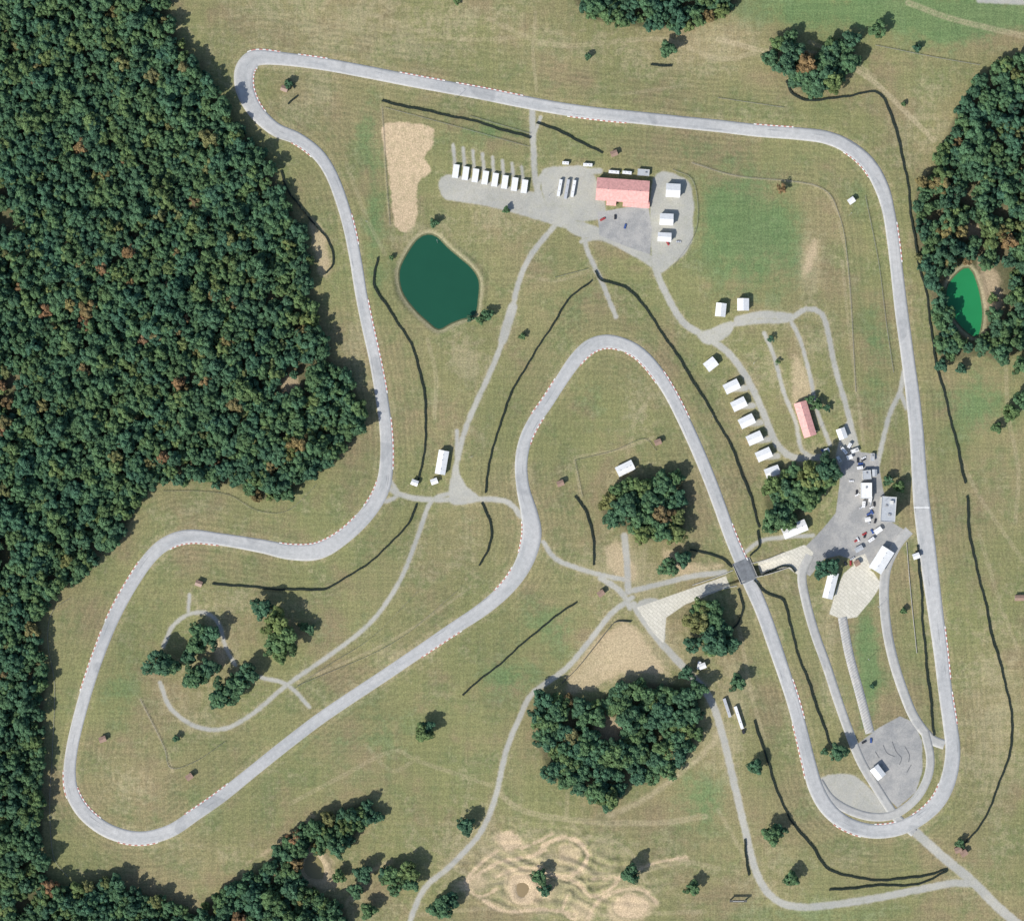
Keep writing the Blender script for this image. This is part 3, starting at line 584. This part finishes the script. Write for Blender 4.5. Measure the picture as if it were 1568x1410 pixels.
def make_tree(name,seed,R=6.0,Hh=14.0,nc=30,nl=46):
    r=np.random.RandomState(seed);cz=Hh*.62
    cents=[];tries=0
    while len(cents)<nc and tries<3000:
        tries+=1
        p=r.uniform(-1,1,3);
        if np.dot(p,p)>1:continue
        if r.rand()<.65: p/=np.linalg.norm(p)+1e-6;p*=r.uniform(.62,.95)
        lob=1+.22*math.sin(math.atan2(p[1],p[0])*3+seed)+.12*math.sin(math.atan2(p[1],p[0])*5+seed*2)
        q=np.array([p[0]*R*lob,p[1]*R*lob,cz+p[2]*Hh*.34])
        if q[2]<Hh*.3:continue
        if any(np.linalg.norm(q-o[0])<1.35 for o in cents):continue
        cents.append((q,r.uniform(1.2,2.2)))
    vs=[];cl=[]
    for q,rad in cents:
        n=int(nl*(rad/1.6)**2);d=r.normal(size=(n,3));d/=np.linalg.norm(d,axis=1)[:,None];d[:,2]=np.where(d[:,2]<-.3,-d[:,2],d[:,2])
        pos=q+d*rad*r.uniform(.7,1.05,(n,1))*[1,1,.75]
        nor=d+r.normal(size=(n,3))*.28+[0,0,.3];nor/=np.linalg.norm(nor,axis=1)[:,None]
        u=np.cross(nor,r.normal(size=(n,3)));u/=np.linalg.norm(u,axis=1)[:,None]+1e-9;v=np.cross(nor,u)
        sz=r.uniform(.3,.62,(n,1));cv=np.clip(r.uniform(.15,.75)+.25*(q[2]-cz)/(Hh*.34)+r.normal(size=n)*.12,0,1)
        quad=np.stack([pos-u*sz-v*sz*.8,pos+u*sz-v*sz*.5,pos+u*sz*.8+v*sz,pos-u*sz*.7+v*sz*.8],1)
        vs.append(quad.reshape(-1,3));cl.append(np.repeat(cv,4))
    co=np.concatenate(vs);cl=np.concatenate(cl);nq=len(co)//4
    fc=np.arange(nq*4).reshape(-1,4)
    wv=[];wf=[]
    def limb(a,b,r0,r1):
        a=np.array(a,float);b=np.array(b,float);ax=b-a;ax/=np.linalg.norm(ax);u=np.cross(ax,[.3,.9,.1]);u/=np.linalg.norm(u);v=np.cross(ax,u);k=len(wv)
        for p_,rr in((a,r0),(b,r1)):
            for i in range(6):
                t=i*math.pi/3;wv.append(p_+(u*math.cos(t)+v*math.sin(t))*rr)
        for i in range(6):j=(i+1)%6;wf.append((k+i,k+j,k+6+j,k+6+i))
    limb((0,0,-1),(.1,0,Hh*.4),.42,.28);limb((.1,0,Hh*.4),(0,.1,Hh*.75),.28,.1)
    for q,rad in cents[::2]: limb((0,0,Hh*r.uniform(.28,.5)),q,.16,.04)
    co2=np.concatenate([co,np.array(wv)]);fc2=np.concatenate([fc,np.array(wf)+len(co)])
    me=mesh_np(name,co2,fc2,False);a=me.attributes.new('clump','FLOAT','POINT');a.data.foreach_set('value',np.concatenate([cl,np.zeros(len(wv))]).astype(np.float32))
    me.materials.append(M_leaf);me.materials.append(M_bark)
    mi=np.zeros(len(fc2),np.int32);mi[len(fc):]=1;me.polygons.foreach_set('material_index',mi);return me
TREES=[make_tree('tree_%d'%i,i+1,R=rr,Hh=hh) for i,(rr,hh) in enumerate([(6,14),(5.2,13),(6.6,15),(5.6,14),(6,13),(4.8,14),(6.2,15),(5.5,12)])]
BIG=[make_tree('oak_%d'%i,i+30,R=rr,Hh=13,nc=42,nl=44) for i,rr in enumerate([6,6.5,5.6,6.2,5.8])]
THIN=[make_tree('sapling_%d'%i,i+50,R=5,Hh=10,nc=16,nl=26) for i in range(3)]
def in_holes(px,py): return any((px-a)**2+(py-b_)**2<r*r for a,b_,r in HOLES)
def fill(name,poly,sp,smin,smax,lib,skip=.015):
    par=bpy.data.objects.new(name,None);scene.collection.objects.link(par)
    xs=[p[0] for p in poly];ys=[p[1] for p in poly];pts=[];row=0
    y=min(ys)
    while y<max(ys):
        x=min(xs)+(sp/2 if row%2 else 0)
        while x<max(xs):
            pts.append((x+random.uniform(-.4,.4)*sp,y+random.uniform(-.4,.4)*sp));x+=sp
        y+=sp*.87;row+=1
    A=np.array(pts);ins=inside(poly,A[:,0],A[:,1])
    if ins.sum()==0: ins=np.ones(len(A),bool)
    for (px,py) in A[ins]:
        if in_holes(px,py) or random.random()<skip:continue
        x,y=P(px,py);s_=random.uniform(smin,smax)
        if random.random()<.12: s_*=1.25
        addobj('tree',random.choice(lib),par,(x,y,hz(x,y)-.2),random.uniform(0,6.28),(s_,s_,s_*random.uniform(.85,1.25)))
for k,g_ in FOR.items():
    for p in g_:
        if k=='tree_grove': fill(k,p,18,.85,1.5,BIG,.04)
        elif k=='woodland': fill(k,p,15,.7,1.3,TREES,.10)
        else: fill(k,p,14,.7,1.28,TREES,.012)
LONE=[(650,1120,11),(655,1112,8),(713,1262,10),(1210,1343,9),(1180,1275,11),(1190,1270,8),(1155,1172,9),(1128,1043,9),(1282,1150,10),(965,1335,11),(1060,1357,8),(825,1340,9),(835,1360,7),(600,1340,11),(625,1332,11),(630,1350,9),(605,1360,7),(675,1385,13),(690,1375,9),(557,1335,10),(545,1362,8),(565,1392,9),(1258,872,10),(1272,866,9),(1195,290,8),(1022,77,9),(665,342,5),(747,482,6),(1022,868,10),(1045,855,9),(1342,48,9),(1403,75,5),(442,130,5),(475,963,6),(465,958,5),(1545,632,10),(1562,612,9),(1302,62,9),(1190,70,9),(1210,60,8),(1265,625,4),(1250,620,6),(1240,612,5),(1375,745,7),(1358,735,6),(590,1335,8),(1560,560,9),(1525,655,6),(1180,520,5),(900,88,4),(1383,935,4),(1060,985,9),(1335,1050,3),(775,322,4),(270,1130,4),(1050,1030,8),(800,515,4),(1540,500,9),(1190,555,4),(1120,985,9),(700,3,4),(180,1350,10),(580,1250,6),(600,395,3),(735,490,5),(520,1340,7),(1468,1290,5),(1480,400,5),(1440,500,5),(720,488,4),(1440,560,7),(1470,565,6),(1262,1150,4),(1383,160,3),
 (403,930,12),(425,950,14),(438,978,14),(420,985,11),(430,1003,9),(304,965,10),(322,972,12),(302,986,11),(290,1004,9),(243,1015,14),(262,1018,11),(303,1034,13),(322,1022,11),(290,1042,8),(345,1062,15),(364,1048,13),(380,1030,11),(332,1072,8),(1065,948,13),(1095,985,14),(1088,930,11),(1182,798,14),(1266,718,14),(1240,728,14),(1180,745,11),(1240,140,9),(1216,118,10),(1300,100,11),(1178,92,10)]
for px,py,r in LONE:
    x,y=P(px,py);s_=r*S/6*1.0;thin=((px,py) in((1195,290),(1180,520),(1190,555)))
    addobj('bare_tree' if thin else 'oak_tree',random.choice(THIN if thin else BIG),None,(x,y,hz(x,y)-.2),random.uniform(0,6.28),(s_*1.25,s_*1.25,s_*1.3))
# ------------------------------------------------------------ vehicles
PA={n:mat('paint_'+n,c,.35,.04,1,.6) for n,c in dict(white=(.74,.74,.74),silver=(.45,.46,.48),black=(.03,.03,.035),red=(.40,.05,.05),blue=(.05,.1,.3)).items()}
def car(px,py,rot,paint,name='parked_car'):
    b=MB();p=PA[paint]
    b.box((0,0,.55),(4.4,1.8,.5),p);b.box((-1.55,0,.88),(1.2,1.7,.18),p,top=(.95,.94));b.box((1.5,0,.86),(1.35,1.7,.14),p,top=(.9,.92))
    b.box((-.2,0,1.06),(2.5,1.62,.5),GL,top=(.72,.84));b.box((-.2,0,1.34),(1.75,1.34,.06),p)
    for x in(-1.4,1.4):
        for y in(-.86,.86):b.cyl((x,y,.33),.33,.22,M_dk,12,'y')
    for y in(-.6,.6):b.box((2.21,y,.62),(.04,.4,.14),M_white);b.box((-2.21,y,.64),(.04,.4,.14),PA['red'])
    x,y=P(px,py);addobj(name,b.mesh(name),None,(x,y,hz(x,y)+.12),math.radians(rot))
def trailer(px,py,L,rot,paint='white',name='enclosed_trailer',cab=False):
    b=MB();p=PA[paint];L*=S
    b.box((0,0,1.9),(L,2.8,2.6),p);b.box((0,0,3.25),(L*.98,2.6,.1),p);b.box((L*.2,0,3.38),(.8,.8,.16),MET);b.box((-L*.2,0,3.38),(.6,.6,.16),MET)
    b.box((L*.1,-1.42,1.8),(.8,.04,1.9),DOOR)
    for x in(-L*.25,-L*.25-1,L*.3):
        for y in(-1.2,1.2):b.cyl((x,y,.42),.42,.28,M_dk,12,'y')
    b.box((L/2+.7,0,.7),(1.4,.12,.12),MET)
    if cab:
        b.box((L/2+2.6,0,1.6),(2.6,2.4,2.2),PA['black'],top=(.85,.92));b.box((L/2+3.5,0,2.1),(1.0,2.2,.8),GL,top=(.7,.9));b.box((L/2+4.3,0,1.1),(1.5,2.0,1.1),PA['black'])
        for y in(-1.05,1.05):b.cyl((L/2+4.2,y,.48),.48,.3,M_dk,12,'y');b.cyl((L/2+1.8,y,.48),.48,.3,M_dk,12,'y')
    x,y=P(px,py);addobj(name,b.mesh(name),None,(x,y,hz(x,y)+.1),math.radians(rot))
for i in range(8):
    x=698+i*15;y=263+i*3.3
    b=MB();W_,L_=8.5*S,20*S
    b.box((0,0,1.5),(L_,W_,2.9),W_w);b.box((0,0,3.05),(L_+.4,W_+.4,.2),R_w)
    b.box((-L_/2-.02,0,1.3),(.06,W_*.6,2.3),MET);b.box((0,W_/2+.02,1.7),(1.2,.06,.8),GL)
    X,Y=P(x,y);addobj('rental_garage',b.mesh('rental_garage'),None,(X,Y,hz(X,Y)),math.radians(82))
for q in[(857,288,26,80),(868,290,30,80),(878,289,26,80)]:trailer(*q,paint='white' if q[0]!=868 else 'silver')
trailer(1113,1083,30,-72,'silver','horse_trailer');trailer(1131,1098,36,-72,'white','semi_truck',True)
for q in[(940,264,16,-5),(960,265,14,-5),(900,253,14,-3),(866,250,10,-3),(1070,1018,12,80),(1332,764,9,80),(1292,690,12,-50),(1322,772,10,85),(1316,716,9,10),(1300,682,8,60),(1334,826,10,35)]:trailer(*q)
for i in range(34):
    zone=random.choice([(1325,712,12,12),(1310,745,8,14),(1320,820,20,20),(950,340,28,10),(1300,860,8,6),(1024,350,20,25),(1325,1130,10,6),(955,262,20,4),(1260,692,8,5),(1330,785,14,16)])
    car(zone[0]+random.uniform(-1,1)*zone[2],zone[1]+random.uniform(-1,1)*zone[3],random.choice([0,90,30,-60,75]),random.choice(['white','white','silver','silver','black','black','blue','red']))
b=MB()
for x in(-7,7):b.box((x,0,2.6),(.8,1.2,5.2),M_wall)
b.box((0,0,5.4),(16,2.0,.7),M_wall);b.box((0,0,6.0),(10,.3,1.0),W_w)
x,y=P(1130,1378);addobj('entrance_gantry',b.mesh('gantry'),None,(x,y,hz(x,y)),0)
for px,py in[(670,372),(1300,330),(1360,735),(840,300),(700,150),(560,340),(1250,660),(720,700),(1090,640),(1345,930),(1330,1010),(1155,555)]:
    b=MB();b.cyl((0,0,5),.16,10,MET,8,r2=.1);b.box((.9,0,10),(2,.14,.14),MET);b.box((1.8,0,9.9),(.7,.35,.18),M_white)
    x,y=P(px,py);addobj('utility_pole',b.mesh('pole'),None,(x,y,hz(x,y)),random.uniform(0,6))
# ------------------------------------------------------------ light, sky, camera
EL=math.radians(41);az=(.72,.69)
from mathutils import Vector
d=Vector((az[0]*math.cos(EL),az[1]*math.cos(EL),-math.sin(EL)))
L=bpy.data.lights.new('sun','SUN');L.energy=4.95;L.angle=math.radians(.5);L.color=(1,.965,.90);lo=addobj('sun',L);lo.rotation_euler=d.to_track_quat('-Z','Y').to_euler()
w=bpy.data.worlds.new('World');scene.world=w;w.use_nodes=True;nt=w.node_tree;sk=nt.nodes.new('ShaderNodeTexSky');sk.sky_type='NISHITA';sk.sun_disc=False;sk.sun_elevation=EL;sk.sun_rotation=math.radians(226)
nt.links.new(sk.outputs[0],nt.nodes['Background'].inputs[0]);nt.nodes['Background'].inputs[1].default_value=.14
cam=bpy.data.cameras.new('camera');cam.lens=36*2600/(1568*S);cam.clip_end=20000;cam.clip_start=10;oc=addobj('camera',cam,None,(0,0,2600));scene.camera=oc
scene.view_settings.view_transform='Standard';scene.view_settings.look='None';scene.view_settings.exposure=0
